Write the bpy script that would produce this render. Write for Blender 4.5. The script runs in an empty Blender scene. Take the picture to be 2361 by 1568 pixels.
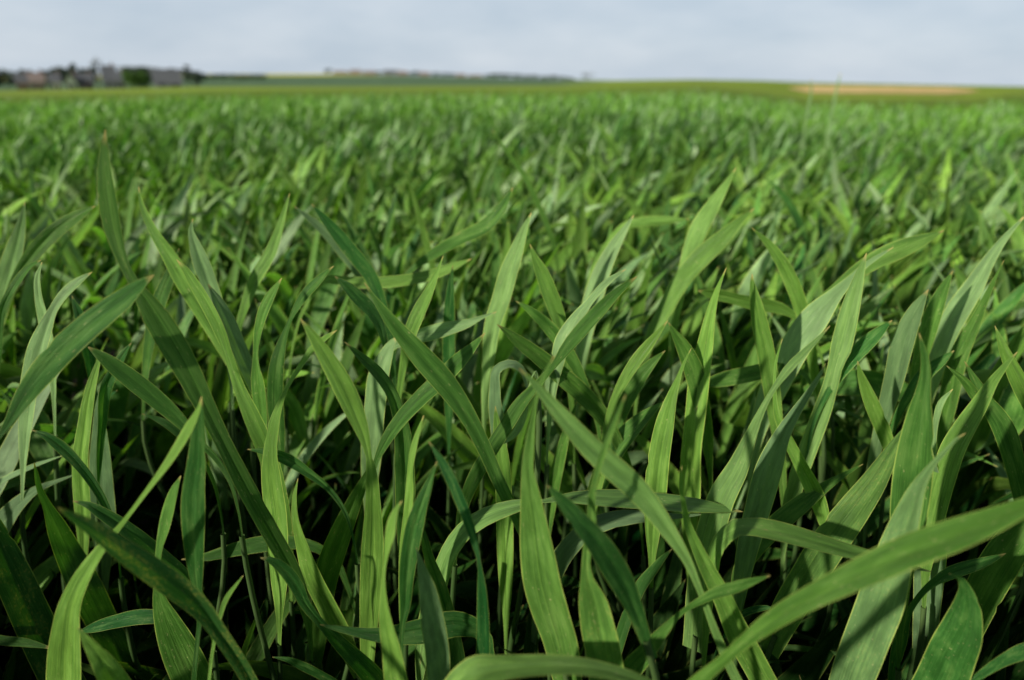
import bpy, math, random
import numpy as np
from mathutils import Vector, Matrix
random.seed(7); RNG = np.random.default_rng(11)
S = bpy.context.scene
COL = S.collection
R = math.radians

# ------------------------------------------------------------------ camera
EYE = np.array([0.0, 0.0, 0.60])
FP = 1574.0                      # focal length in units of a 2361 wide picture
PITCH = math.atan((784 - 182) / FP); ROLL = R(0.66)
cp, sp = math.cos(PITCH), math.sin(PITCH)
FW = np.array([0, cp, -sp]); r0 = np.array([1.0, 0, 0]); u0 = np.array([0, sp, cp])
RT = math.cos(ROLL) * r0 + math.sin(ROLL) * u0
UP = -math.sin(ROLL) * r0 + math.cos(ROLL) * u0
cam_d = bpy.data.cameras.new("camera"); cam = bpy.data.objects.new("camera", cam_d); COL.objects.link(cam)
m = Matrix.Identity(4)
for i in range(3):
    m[i][0] = RT[i]; m[i][1] = UP[i]; m[i][2] = -FW[i]; m[i][3] = EYE[i]
cam.matrix_world = m
cam_d.lens = 24; cam_d.sensor_width = 36; cam_d.clip_start = 0.02; cam_d.clip_end = 20000
cam_d.dof.use_dof = True; cam_d.dof.focus_distance = 0.39; cam_d.dof.aperture_fstop = 5.2
S.camera = cam

def ray(x, y):
    return FW + RT * (x - 1180.5) / FP - UP * (y - 784) / FP
def pix(x, y, Y):
    d = ray(x, y); return EYE + d * (Y / d[1])
def elev(x, y):
    d = ray(x, y); return math.atan2(d[2], math.hypot(d[0], d[1]))
def azim(x, y=185):
    d = ray(x, y); return math.atan2(d[0], d[1])

# ------------------------------------------------------------------ world and sun
SUN_EL, SUN_AZ = R(23), R(-125)     # azimuth from +Y towards +X : behind the camera, to the left
w = bpy.data.worlds.new("World"); S.world = w; w.use_nodes = True
nt = w.node_tree; nt.nodes.clear(); N = nt.nodes.new; L = nt.links.new
out = N('ShaderNodeOutputWorld'); bg = N('ShaderNodeBackground'); L(bg.outputs[0], out.inputs[0])
sky = N('ShaderNodeTexSky'); sky.sky_type = 'NISHITA'; sky.sun_disc = False
sky.sun_elevation = SUN_EL; sky.sun_rotation = SUN_AZ
sky.dust_density = 1.2; sky.air_density = 1.0; sky.ozone_density = 2.0
tc = N('ShaderNodeTexCoord'); mp = N('ShaderNodeMapping'); mp.inputs['Scale'].default_value = (3.4, 3.4, 11)
L(tc.outputs['Generated'], mp.inputs[0])
n1 = N('ShaderNodeTexNoise'); n1.inputs['Scale'].default_value = 1.5; n1.inputs['Detail'].default_value = 7; n1.inputs['Roughness'].default_value = .55
L(mp.outputs[0], n1.inputs['Vector'])
cr = N('ShaderNodeValToRGB'); cr.color_ramp.elements[0].position = .34; cr.color_ramp.elements[1].position = .70
cr.color_ramp.elements[0].color = (5.8, 6.85, 8.0, 1); cr.color_ramp.elements[1].color = (7.3, 8.1, 9.0, 1)
L(n1.outputs[0], cr.inputs[0])
mx = N('ShaderNodeMix'); mx.data_type = 'RGBA'; mx.inputs['Factor'].default_value = .88
L(sky.outputs[0], mx.inputs[6]); L(cr.outputs[0], mx.inputs[7])
# the thin cloud is brightest low down and deepens towards the zenith
sz = N('ShaderNodeSeparateXYZ'); L(tc.outputs['Generated'], sz.inputs[0])
mr = N('ShaderNodeMapRange'); mr.interpolation_type = 'SMOOTHSTEP'; L(sz.outputs[2], mr.inputs[0])
for i_, q_ in enumerate((.10, .50, 1.10, .22)): mr.inputs[i_ + 1].default_value = q_
vm = N('ShaderNodeVectorMath'); vm.operation = 'SCALE'; L(mx.outputs[2], vm.inputs[0]); L(mr.outputs[0], vm.inputs['Scale']); L(vm.outputs[0], bg.inputs[0])
bg.inputs[1].default_value = 0.085
sd = bpy.data.lights.new("sun", 'SUN'); sun = bpy.data.objects.new("sun", sd); COL.objects.link(sun)
sd.energy = 5.0; sd.angle = R(1.6); sd.color = (1.0, .93, .72)
dv = Vector((math.sin(SUN_AZ) * math.cos(SUN_EL), math.cos(SUN_AZ) * math.cos(SUN_EL), math.sin(SUN_EL)))
sun.rotation_euler = dv.to_track_quat('Z', 'Y').to_euler(); sun.location = (-3, -3, 5)
S.view_settings.view_transform = 'Standard'; S.view_settings.look = 'None'; S.view_settings.exposure = 0
S.render.engine = 'CYCLES'; S.cycles.max_bounces = 6; S.cycles.diffuse_bounces = 2; S.cycles.transmission_bounces = 4
S.cycles.use_denoising = True

# ------------------------------------------------------------------ materials
def mat(name):
    M = bpy.data.materials.new(name); M.use_nodes = True; M.node_tree.nodes.clear(); return M, M.node_tree.nodes.new, M.node_tree.links.new
def mixc(N, L, a, b, f, mode='MIX'):
    x = N('ShaderNodeMix'); x.data_type = 'RGBA'; x.blend_type = mode
    for s, v in ((0, f), (6, a), (7, b)):
        if hasattr(v, 'links'): L(v, x.inputs[s])
        else: x.inputs[s].default_value = v
    return x.outputs[2]
def math_(N, L, op, a, b=None, c=None, clamp=False):
    x = N('ShaderNodeMath'); x.operation = op; x.use_clamp = clamp
    for s, v in enumerate((a, b, c)):
        if v is None: continue
        if hasattr(v, 'links'): L(v, x.inputs[s])
        else: x.inputs[s].default_value = v
    return x.outputs[0]
def mrange(N, L, v, a, b, c=0., d=1.):
    x = N('ShaderNodeMapRange'); x.interpolation_type = 'SMOOTHSTEP'; L(v, x.inputs[0])
    for i, q in enumerate((a, b, c, d)): x.inputs[i + 1].default_value = q
    return x.outputs[0]

def leaf_material(name, detail=True):
    M, N, L = mat(name)
    o = N('ShaderNodeOutputMaterial'); p = N('ShaderNodeBsdfPrincipled'); tr = N('ShaderNodeBsdfTranslucent'); ms = N('ShaderNodeMixShader')
    at = N('ShaderNodeAttribute'); at.attribute_name = 'tint'
    sep = N('ShaderNodeSeparateColor'); L(at.outputs['Color'], sep.inputs[0])
    oi = N('ShaderNodeObjectInfo')
    uv = N('ShaderNodeUVMap'); uv.uv_map = 'UVMap'; sx = N('ShaderNodeSeparateXYZ'); L(uv.outputs[0], sx.inputs[0])
    u, v = sx.outputs[0], sx.outputs[1]
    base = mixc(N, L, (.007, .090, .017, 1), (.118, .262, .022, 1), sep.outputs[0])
    vein = None
    if detail:
        cb = N('ShaderNodeCombineXYZ'); L(math_(N, L, 'MULTIPLY', u, 26.), cb.inputs[0]); L(math_(N, L, 'MULTIPLY', v, 1.6), cb.inputs[1]); L(math_(N, L, 'MULTIPLY', sep.outputs[0], 37.), cb.inputs[2])
        nv = N('ShaderNodeTexNoise'); nv.inputs['Scale'].default_value = 1.; nv.inputs['Detail'].default_value = 3; L(cb.outputs[0], nv.inputs['Vector'])
        nv.inputs['Roughness'].default_value = .75; vein = mrange(N, L, nv.outputs[0], .36, .64, .0, 1.)
        base = mixc(N, L, base, mixc(N, L, base, (2.3, 1.75, 2.4, 1), 1.0, 'MULTIPLY'), math_(N, L, 'MULTIPLY', vein, .62))
        cb2 = N('ShaderNodeCombineXYZ'); L(math_(N, L, 'MULTIPLY', u, 3.), cb2.inputs[0]); L(math_(N, L, 'MULTIPLY', v, 7.), cb2.inputs[1]); L(math_(N, L, 'MULTIPLY', sep.outputs[1], 51.), cb2.inputs[2])
        nb = N('ShaderNodeTexNoise'); nb.inputs['Scale'].default_value = 1.; nb.inputs['Detail'].default_value = 4; nb.inputs['Roughness'].default_value = .6; L(cb2.outputs[0], nb.inputs['Vector'])
        blot = mrange(N, L, nb.outputs[0], .45, .75)
        base = mixc(N, L, base, (.27, .37, .12, 1), math_(N, L, 'MULTIPLY', blot, .22))
        base = mixc(N, L, base, (.40, .33, .13, 1), math_(N, L, 'MULTIPLY', mrange(N, L, nb.outputs[0], .725, .76), .75))
        # small dust and rust specks
        cb3 = N('ShaderNodeCombineXYZ'); L(math_(N, L, 'MULTIPLY', u, 14.), cb3.inputs[0]); L(math_(N, L, 'MULTIPLY', v, 75.), cb3.inputs[1]); L(math_(N, L, 'MULTIPLY', sep.outputs[0], 19.), cb3.inputs[2])
        ns = N('ShaderNodeTexNoise'); ns.inputs['Scale'].default_value = 1.; ns.inputs['Detail'].default_value = 2.; L(cb3.outputs[0], ns.inputs['Vector'])
        spk = mrange(N, L, ns.outputs[0], .67, .73)
        base = mixc(N, L, base, (.42, .42, .20, 1), math_(N, L, 'MULTIPLY', spk, .6))
        rs = math_(N, L, 'MULTIPLY', at.outputs['Alpha'], math_(N, L, 'MULTIPLY', mrange(N, L, ns.outputs[0], .50, .62), mrange(N, L, nb.outputs[0], .42, .58)))
        base = mixc(N, L, base, (.36, .34, .07, 1), math_(N, L, 'MULTIPLY', rs, .85))
    lf_ = mrange(N, L, nb.outputs[0], .30, .68, .80, 1.22) if detail else None
    # bluish bloom, stronger on the underside
    geo = N('ShaderNodeNewGeometry')
    gl = math_(N, L, 'ADD', sep.outputs[2], math_(N, L, 'MULTIPLY', geo.outputs['Backfacing'], .10), clamp=True)
    base = mixc(N, L, base, (.22, .31, .20, 1), gl)
    e = math_(N, L, 'ABSOLUTE', math_(N, L, 'SUBTRACT', u, .5))
    if detail:
        base = mixc(N, L, base, (.66, .74, .18, 1), math_(N, L, 'MULTIPLY', mrange(N, L, e, .468, .498), .55))
    base = mixc(N, L, base, (.50, .40, .16, 1), mrange(N, L, v, .975, .998, 0., .9))
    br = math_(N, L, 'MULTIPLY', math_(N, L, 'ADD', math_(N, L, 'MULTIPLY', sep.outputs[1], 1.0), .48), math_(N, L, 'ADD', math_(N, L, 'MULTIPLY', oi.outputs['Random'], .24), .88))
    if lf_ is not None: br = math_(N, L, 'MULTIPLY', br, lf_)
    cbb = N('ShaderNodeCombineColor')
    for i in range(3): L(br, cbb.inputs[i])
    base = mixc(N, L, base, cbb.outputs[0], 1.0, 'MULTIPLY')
    L(base, p.inputs['Base Color']); p.inputs['Roughness'].default_value = .42; L(math_(N, L, 'MULTIPLY', math_(N, L, 'ADD', sep.outputs[1], .1, clamp=True), .42), p.inputs['Specular IOR Level'])
    tcol = mixc(N, L, base, (1.25, 1.6, .3, 1), 1.0, 'MULTIPLY'); L(tcol, tr.inputs[0])
    if vein is not None:
        bp = N('ShaderNodeBump'); bp.inputs['Strength'].default_value = .6; bp.inputs['Distance'].default_value = .0004; L(vein, bp.inputs['Height']); L(bp.outputs[0], p.inputs['Normal'])
    ms.inputs[0].default_value = .26
    L(p.outputs[0], ms.inputs[1]); L(tr.outputs[0], ms.inputs[2]); L(ms.outputs[0], o.inputs[0])
    return M
LEAF = leaf_material('wheat_leaf'); LEAF_FAR = leaf_material('wheat_leaf_far', False)

def simple(name, c1, c2, scale=8., rough=.85, obj=True, stretch=(1, 1, 1)):
    M, N, L = mat(name); o = N('ShaderNodeOutputMaterial'); p = N('ShaderNodeBsdfPrincipled')
    t = N('ShaderNodeTexCoord'); mp = N('ShaderNodeMapping'); mp.inputs['Scale'].default_value = stretch; L(t.outputs['Object'], mp.inputs[0])
    n = N('ShaderNodeTexNoise'); n.inputs['Scale'].default_value = scale; n.inputs['Detail'].default_value = 6; L(mp.outputs[0], n.inputs['Vector'])
    f = mrange(N, L, n.outputs[0], .35, .65); L(mixc(N, L, c1 + (1,), c2 + (1,), f), p.inputs['Base Color'])
    p.inputs['Roughness'].default_value = rough; L(p.outputs[0], o.inputs[0]); return M
STEM = simple('stem_green', (.035, .08, .02), (.07, .12, .04), 60, .5, stretch=(1, 1, .1))
BRICK = simple('brick', (.34, .24, .24), (.42, .31, .30), 1.2); WHITE = simple('white_render', (.62, .62, .62), (.72, .72, .72), .8)  # village walls and roofs: distance haze is mixed into the base colours
GREYW = simple('grey_render', (.28, .29, .34), (.34, .35, .40), .8)
SLATE = simple('slate', (.10, .11, .14), (.14, .15, .18), 1.); TILE = simple('clay_tile', (.24, .19, .19), (.30, .24, .24), 1.)
GLASS = simple('window_glass', (.03, .04, .05), (.06, .07, .08), 2, .2); DOOR = simple('painted_door', (.06, .07, .08), (.1, .1, .1), 2)
BARK = simple('bark', (.06, .05, .04), (.1, .085, .07), 5, stretch=(4, 4, .6))
CROWN = simple('foliage_dark', (.05, .08, .065), (.09, .13, .09), .5); CROWN2 = simple('foliage_green', (.05, .12, .02), (.10, .20, .04), .5)
CROWN3 = simple('foliage_pale', (.14, .17, .17), (.22, .25, .26), .5)
SOIL = simple('ploughed_soil', (.70, .50, .19), (.84, .62, .27), .35, stretch=(1, .25, 1))

# ground material: vertex colour by distance, broken up by noise
GM, N, L = mat('field_ground'); o = N('ShaderNodeOutputMaterial'); p = N('ShaderNodeBsdfPrincipled')
at = N('ShaderNodeAttribute'); at.attribute_name = 'col'
t = N('ShaderNodeTexCoord'); n = N('ShaderNodeTexNoise'); n.inputs['Scale'].default_value = 14; n.inputs['Detail'].default_value = 8; L(t.outputs['Object'], n.inputs['Vector'])
n2 = N('ShaderNodeTexNoise'); n2.inputs['Scale'].default_value = .12; n2.inputs['Detail'].default_value = 5; L(t.outputs['Object'], n2.inputs['Vector'])
f = math_(N, L, 'ADD', mrange(N, L, n.outputs[0], .3, .7, .6, 1.05), mrange(N, L, n2.outputs[0], .3, .7, -.08, .26))
cb = N('ShaderNodeCombineColor')
for i in range(3): L(f, cb.inputs[i])
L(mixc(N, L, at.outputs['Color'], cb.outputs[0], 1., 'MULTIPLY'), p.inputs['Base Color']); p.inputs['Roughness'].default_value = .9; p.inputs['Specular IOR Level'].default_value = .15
L(p.outputs[0], o.inputs[0])

# ------------------------------------------------------------------ mesh helpers
def mesh_np(name, co, faces, uvs=None, tint=None, material=None, smooth=True):
    """co (n,3), faces (k,4) quads, uvs (n,2) and tint (n,4) per vertex"""
    me = bpy.data.meshes.new(name); n, k = len(co), len(faces)
    me.vertices.add(n); me.vertices.foreach_set('co', co.astype(np.float32).ravel())
    me.loops.add(k * 4); me.polygons.add(k)
    fl = faces.astype(np.int32).ravel()
    me.loops.foreach_set('vertex_index', fl)
    me.polygons.foreach_set('loop_start', np.arange(0, k * 4, 4, dtype=np.int32))
    me.polygons.foreach_set('use_smooth', np.full(k, smooth))
    me.update(calc_edges=True)
    if uvs is not None:
        l = me.uv_layers.new(name='UVMap'); l.data.foreach_set('uv', uvs[fl].astype(np.float32).ravel())
    if tint is not None:
        a = me.color_attributes.new('tint' if uvs is not None else 'col', 'FLOAT_COLOR', 'POINT'); a.data.foreach_set('color', tint.astype(np.float32).ravel())
    if material: me.materials.append(material)
    return me
def link(name, data, parent=None):
    ob = bpy.data.objects.new(name, data); COL.objects.link(ob)
    if parent is not None: ob.parent = parent
    return ob
def tag(o, label=None, cat=None, group=None, kind=None):
    if label: o['label'] = label
    if cat: o['category'] = cat
    if group: o['group'] = group
    if kind: o['kind'] = kind
    return o
def norm(a): return a / np.maximum(np.linalg.norm(a, axis=-1, keepdims=True), 1e-9)

# ------------------------------------------------------------------ terrain
XS = [-900, 0, 300, 450, 800, 1300, 1420, 1600, 1760, 1860, 2240, 2330, 3200]
YN = [217, 210, 205, 201, 200, 198, 195, 193, 207, 220, 222, 210, 221]   # edge of the near field
YS = [168, 177, 174, 170.5, 170.5, 183, 185.5, 183, 186, 190, 197, 199, 210] # skyline
R2 = [260, 260, 260, 260, 240, 150, 70, 60, 55, 50, 50, 55, 60]
R3 = [900, 900, 1000, 1100, 1100, 700, 260, 200, 170, 170, 170, 170, 170]
AZ = [azim(x) for x in XS]
EN = [elev(x, y) for x, y in zip(XS, YN)]; ES = [elev(x, y) for x, y in zip(XS, YS)]
R1 = 45.
def smooth(a, b, x):
    t = np.clip((x - a) / (b - a), 0, 1); return t * t * (3 - 2 * t)
def canopy_drop(r, az):        # height of the crop's top below the eye
    en = np.interp(az, AZ, EN); s = (-np.tan(en) * R1 - .17) / R1
    return -0.17 - s * r
def ground_z(r, az):           # bare ground, near
    return EYE[2] + canopy_drop(r, az) - 0.43
def surf(r, az):               # ground sheet: soil near, crop surface far away
    r = np.asarray(r, float); az = np.asarray(az, float)
    en = np.interp(az, AZ, EN); es = np.interp(az, AZ, ES); r2 = np.interp(az, AZ, R2); r3 = np.interp(az, AZ, R3)
    near = canopy_drop(r, az) - 0.43 + smooth(4.5, 13, r) * .45
    e45 = np.arctan2(canopy_drop(R1, az) - .03, R1)
    t1 = np.clip(np.log(np.maximum(r, R1) / R1) / np.log(np.maximum(r2, 46) / R1), 0, 1)
    t2 = np.clip(np.log(np.maximum(r, r2) / r2) / np.log(r3 / r2), 0, 1)
    e = e45 + (en - e45) * t1 + (es - en) * (t2 * t2 * (3 - 2 * t2))
    far = np.tan(e) * r
    far = np.where(r > r3, np.tan(es) * r3 + (r - r3) * np.tan(es - R(.25)), far)
    return EYE[2] + np.where(r < R1, near, far)
def polar_sheet(name, rs, azs, dz, colf, material):
    RR, AA = np.meshgrid(rs, azs, indexing='ij')
    z = surf(RR, AA) + dz
    co = np.stack([RR * np.sin(AA), RR * np.cos(AA), z], -1).reshape(-1, 3)
    nr, na = RR.shape; i, j = np.meshgrid(np.arange(nr - 1), np.arange(na - 1), indexing='ij')
    a = (i * na + j).ravel(); f = np.stack([a, a + na, a + na + 1, a + 1], -1)
    c = colf(RR.ravel(), AA.ravel()) if colf else None
    me = mesh_np(name, co, f, None, c, material)
    return link(name, me)
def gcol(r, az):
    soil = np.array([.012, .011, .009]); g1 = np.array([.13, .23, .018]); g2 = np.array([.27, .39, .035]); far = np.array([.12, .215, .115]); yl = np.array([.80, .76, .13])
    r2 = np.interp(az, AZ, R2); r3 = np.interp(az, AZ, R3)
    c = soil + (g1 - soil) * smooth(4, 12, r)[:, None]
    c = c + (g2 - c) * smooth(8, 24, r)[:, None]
    left = smooth(azim(1450), azim(1250), az)
    c = c + (far - c) * (smooth(0, .12, np.log(np.maximum(r, 1) / np.maximum(r2, 1))) * left)[:, None]
    band = smooth(.66, .72, r / r3) * left * smooth(azim(950), azim(700), az)
    c = c + (yl - c) * band[:, None]
    return np.concatenate([c, np.ones((len(r), 1))], 1)
azs = np.concatenate([np.linspace(-math.pi, -1.0, 30, endpoint=False), np.linspace(-1.0, 1.0, 260), np.linspace(1.0, math.pi, 31)[1:]])
rs = np.concatenate([[0.01], np.geomspace(.3, 12000, 190)])
AZ_ = AZ
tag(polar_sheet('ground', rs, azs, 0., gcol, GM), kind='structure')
def polar_patch(name, ra, rb, a0, a1, dz, material):
    F, G = np.meshgrid(np.linspace(0, 1, 60), np.linspace(0, 1, 14), indexing='ij')
    mid = (ra * rb) ** .5; k_ = np.clip(np.sin(math.pi * F) * 2.2, .02, 1) ** .8 * (1 - .12 * np.sin(F * 23) ** 2)
    RR = mid * np.exp((np.log(ra + (rb - ra) * G) - np.log(mid)) * k_); AA = a0 + (a1 - a0) * F
    co = np.stack([RR * np.sin(AA), RR * np.cos(AA), surf(RR, AA) + dz], -1).reshape(-1, 3)
    i_, j_ = np.meshgrid(np.arange(59), np.arange(13), indexing='ij'); q = (i_ * 14 + j_).ravel()
    return link(name, mesh_np(name, co, np.stack([q, q + 1, q + 15, q + 14], -1), None, None, material))
strip = polar_patch('ploughed_field', 66, 118, azim(1820), azim(2265), .05, SOIL)
tag(strip, kind='structure')

# ------------------------------------------------------------------ leaves traced one by one
def catmull(P, n):
    P = np.array(P, float); d = np.r_[0, np.cumsum(np.maximum(np.linalg.norm(np.diff(P[:, :3], axis=0), axis=1), 1e-5))]
    t = np.linspace(0, d[-1], n); outp = np.empty((n, P.shape[1]))
    m = np.gradient(P, d, axis=0)
    k = np.clip(np.searchsorted(d, t, side='right') - 1, 0, len(d) - 2); h = d[k + 1] - d[k]; s = ((t - d[k]) / h)[:, None]; h = h[:, None]
    return (2*s**3-3*s**2+1)*P[k] + (s**3-2*s**2+s)*h*m[k] + (-2*s**3+3*s**2)*P[k+1] + (s**3-s**2)*h*m[k+1]
TO_SUN = norm(np.array([-.75, -.1, .65]))
def traced_leaf(pts, yb, yt, phi=20., tint=(.4, .5, .1, 0), fold=.22, seed=0):
    """pts: picture coordinates and widths along the blade, base to tip; yb, yt: distance from the camera of base and tip"""
    rng = np.random.default_rng(seed)
    if pts[0][1] < 1500:
        (x0, y0, w0), (x1, y1, _) = pts[0], pts[1]; dd = max(math.hypot(x0 - x1, y0 - y1), 1); ux, uy = (x0 - x1) / dd, (y0 - y1) / dd
        pts = [(x0 + ux * 88, y0 + uy * 90 + 150, max(4, w0 * .10)), (x0 + ux * 70, y0 + uy * 60 + 75, max(6, w0 * .35)), (x0 + ux * 45, y0 + uy * 40 + 25, w0 * .75)] + list(pts)
    n = len(pts)
    px = np.array(pts, float); seg = np.r_[0, np.cumsum(np.hypot(np.diff(px[:, 0]), np.diff(px[:, 1])))]; seg /= seg[-1]
    P = []
    for (x, y, wd), s in zip(pts, seg):
        q = pix(x, y, yb + (yt - yb) * s); dep = np.dot(q - EYE, FW)
        P.append([*q, .9 * wd * dep / FP])
    C = catmull(P, 38); c = C[:, :3]; wd = np.maximum(C[:, 3], .00025)
    T = norm(np.gradient(c, axis=0)); V = norm(EYE - c); W = norm(np.cross(T, V)); Nn = np.cross(W, T)
    sg = -1. if np.dot(W[len(W)//2], TO_SUN) > 0 else 1.
    s = np.linspace(0, 1, 38)
    ph = np.radians(phi + 17 * np.sin(s * 4 + rng.uniform(0, 6)) ) * sg
    ph = np.clip(ph, -1.0, 1.0)
    Wr = np.cos(ph)[:, None] * W + np.sin(ph)[:, None] * Nn; Nr = np.cos(ph)[:, None] * Nn - np.sin(ph)[:, None] * W
    wd = wd / np.cos(ph)
    wd = wd * (1 + .012 * np.sin(s * 19 + rng.uniform(0, 6)))
    us = np.array([0, .09, .27, .43, .5, .57, .73, .91, 1.])
    U = np.tile(us, (38, 1))
    for _ in range(rng.integers(0, 2)):
        at_ = rng.integers(10, 33); e_ = rng.integers(0, 2); dpt = rng.uniform(.04, .09)
        if e_: U[at_, -1] -= dpt; U[at_, -2] = min(U[at_, -2], U[at_, -1] - .01)
        else: U[at_, 0] += dpt; U[at_, 1] = max(U[at_, 1], U[at_, 0] + .01)
    k = np.abs(us - .5) * 2
    prof = fold * (k - .5) - fold * .45 * k**2 - .015*np.exp(-((k)/.12)**2)  # shallow V with a midrib and rolled margins
    wave = .022 * np.sin(s[:, None] * 17 + us[None] * 2.4 + rng.uniform(0, 6)) * k[None]
    co = c[:, None] + Wr[:, None] * ((U - .5) * wd[:, None])[..., None] + Nr[:, None] * ((prof[None] + wave) * wd[:, None])[..., None]
    nr, na = co.shape[:2]; i, j = np.meshgrid(np.arange(nr - 1), np.arange(na - 1), indexing='ij'); a = (i * na + j).ravel()
    f = np.stack([a, a + 1, a + na + 1, a + na], -1)
    uvs = np.stack(np.meshgrid(s, us, indexing='ij')[::-1], -1).reshape(-1, 2)
    tt = np.tile(np.array(tint, float), (nr * na, 1))
    return co.reshape(-1, 3), f, uvs, tt, c[0], T[0]
def stem_mesh(name, a, b, tb, ra=.0022, rb=.0016):
    a, b = np.array(a), np.array(b); d = np.linalg.norm(b - a)
    s = np.linspace(0, 1, 14)[:, None]
    c = (1-s)**3*a + 3*(1-s)**2*s*(a+[0, 0, d*.4]) + 3*(1-s)*s**2*(b - tb * d * .25) + s**3*b
    T = norm(np.gradient(c, axis=0)); X = norm(np.cross(T, [0.1, 1, 0])); Z = np.cross(T, X)
    th = np.linspace(0, 2*math.pi, 8, endpoint=False); rad = (ra + (rb - ra) * s)
    rad = rad * (1 + .35 * np.exp(-((s - .45) / .03)**2))       # a node on the stalk
    co = c[:, None] + rad[:, None] * (X[:, None] * np.cos(th)[None, :, None] + Z[:, None] * np.sin(th)[None, :, None])
    f = [[i*8+j, i*8+(j+1) % 8, (i+1)*8+(j+1) % 8, (i+1)*8+j] for i in range(13) for j in range(8)]
    return mesh_np(name, co.reshape(-1, 3), np.array(f), None, None, STEM)

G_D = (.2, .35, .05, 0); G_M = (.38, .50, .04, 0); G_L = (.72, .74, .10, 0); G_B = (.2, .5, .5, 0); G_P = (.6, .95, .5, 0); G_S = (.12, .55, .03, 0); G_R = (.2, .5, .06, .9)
# (plant key, points, yb, yt, tilt, tint).  Leaves with the same key grow on one plant.
LV = []
def lf(key, yb, yt, phi, tint, pts): LV.append((key, pts, yb, yt, phi, tint))
# ---- bottom left
lf('bent', .245, .25, 45, G_L, [(146,1640,74),(147,1568,73),(150,1480,68),(162,1393,52),(190,1330,40),(238,1259,22),(272,1219,13),(333,1139,11),(380,1076,17),(410,1030,21),(440,978,20),(458,945,10),(465,915,2)])
lf('rust', .24, .21, 12, G_R, [(610,1640,34),(575,1568,36),(540,1510,36),(505,1460,38),(470,1412,48),(417,1363,58),(365,1325,60),(320,1293,58),(270,1258,50),(220,1222,38),(170,1192,22),(133,1170,2)])
lf('twin', .27, .262, 8, G_S, [(444,1640,14),(447,1568,13),(455,1480,11),(460,1420,12),(455,1360,22),(450,1309,38),(446,1240,50),(445,1176,57),(447,1120,52),(452,1076,46),(457,1010,34),(462,960,18),(466,922,2)])
lf('collar', .28, .285, 25, G_M, [(470,1640,85),(445,1568,90),(415,1500,85),(385,1430,56),(368,1380,30),(364,1330,16),(367,1263,16),(378,1215,26),(388,1175,28),(402,1130,20),(417,1097,2)])
lf('wedge', .22, .215, 20, G_L, [(300,1640,70),(262,1568,60),(225,1510,40),(200,1475,20),(180,1447,2)])
lf('bent', .31, .30, 0, G_S, [(372,1425,30),(330,1422,36),(270,1432,34),(215,1447,24),(183,1458,6)])
lf('collar', .31, .30, -5, G_S, [(430,1330,26),(370,1280,34),(300,1226,36),(240,1186,30),(200,1163,16),(168,1155,2)])
lf('darkleft', .36, .36, -15, G_D, [(300,1560,60),(230,1420,70),(170,1300,66),(130,1215,42),(108,1165,20),(92,1130,14),(84,1095,10),(79,1068,2)])
lf('darkleft', .40, .40, 25, G_B, [(-60,1330,60),(0,1215,52),(45,1160,36),(90,1126,18),(135,1108,9),(180,1092,2)])
lf('spotted', .31, .33, -20, (.1,.15,.03,.3), [(180,1640,90),(100,1480,85),(40,1350,80),(-10,1240,60),(-60,1130,20)])
lf('spotted', .30, .30, 10, G_M, [(-60,1462,22),(0,1476,23),(60,1482,20),(112,1493,6)])
lf('sliver', .25, .25, 35, G_L, [(478,1640,8),(483,1560,8),(492,1490,8),(505,1430,10),(523,1378,12),(543,1350,8),(561,1327,1)])
lf('dim', .37, .36, 5, G_M, [(800,1350,12),(770,1290,20),(735,1265,24),(670,1250,34),(600,1255,40),(530,1270,32),(470,1285,20),(418,1290,2)])
lf('dim', .33, .33, 30, G_L, [(830,1560,30),(790,1470,45),(755,1400,48),(720,1330,42),(697,1260,30),(680,1190,16),(679,1145,10),(687,1103,1)])
lf('jade', .30, .27, 5, G_S, [(920,1640,50),(850,1550,50),(790,1490,36),(742,1440,22),(705,1395,26),(680,1345,32),(650,1308,28),(622,1290,16),(600,1286,2)])
lf('jade', .29, .27, -25, G_D, [(1060,1440,60),(960,1458,60),(880,1464,38),(820,1457,22),(770,1447,12),(738,1440,2)])
lf('low1', .28, .27, 10, G_S, [(820,1610,24),(750,1563,20),(700,1537,20),(660,1520,12),(628,1515,1)])
lf('low1', .36, .36, 10, G_B, [(735,1640,44),(728,1568,38),(722,1500,36),(724,1452,10)])
# ---- bottom centre
lf('zigzag', .30, .30, 22, G_L, [(846,1560,30),(849,1460,42),(853,1380,54),(857,1309,58),(860,1230,52),(860,1160,38),(855,1076,24),(850,1050,14),(843,1020,24),(828,975,40),(805,920,52),(780,870,50),(750,820,40),(722,775,25),(692,734,2)])
lf('zigzag', .36, .35, -10, G_M, [(740,1420,50),(755,1320,60),(785,1230,56),(815,1160,40),(845,1095,16),(860,1060,2)])
lf('ribbon', .23, .23, 40, G_L, [(925,1640,60),(913,1568,58),(902,1495,46),(889,1430,30),(884,1376,17),(886,1310,8),(893,1260,16),(901,1220,24),(908,1190,18),(918,1168,9),(927,1155,1)])
lf('spear', .265, .26, 15, G_S, [(926,1480,10),(928,1440,14),(934,1400,26),(937,1340,36),(945,1270,44),(957,1210,46),(970,1165,36),(985,1125,24),(998,1090,10),(1008,1062,1)])
lf('spear', .29, .29, 45, G_L, [(930,1330,24),(935,1240,26),(941,1180,24),(945,1120,18),(946,1080,12),(953,1035,16),(964,995,10),(977,958,1)])
lf('bluish', .24, .24, 5, G_B, [(1020,1640,62),(1012,1568,58),(1008,1500,62),(995,1420,58),(985,1360,44),(972,1310,22),(960,1261,1)])
lf('bluish', .30, .29, -20, G_D, [(1070,1600,40),(1035,1440,45),(1010,1350,40),(990,1290,26),(975,1230,16),(960,1180,2)])
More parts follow.
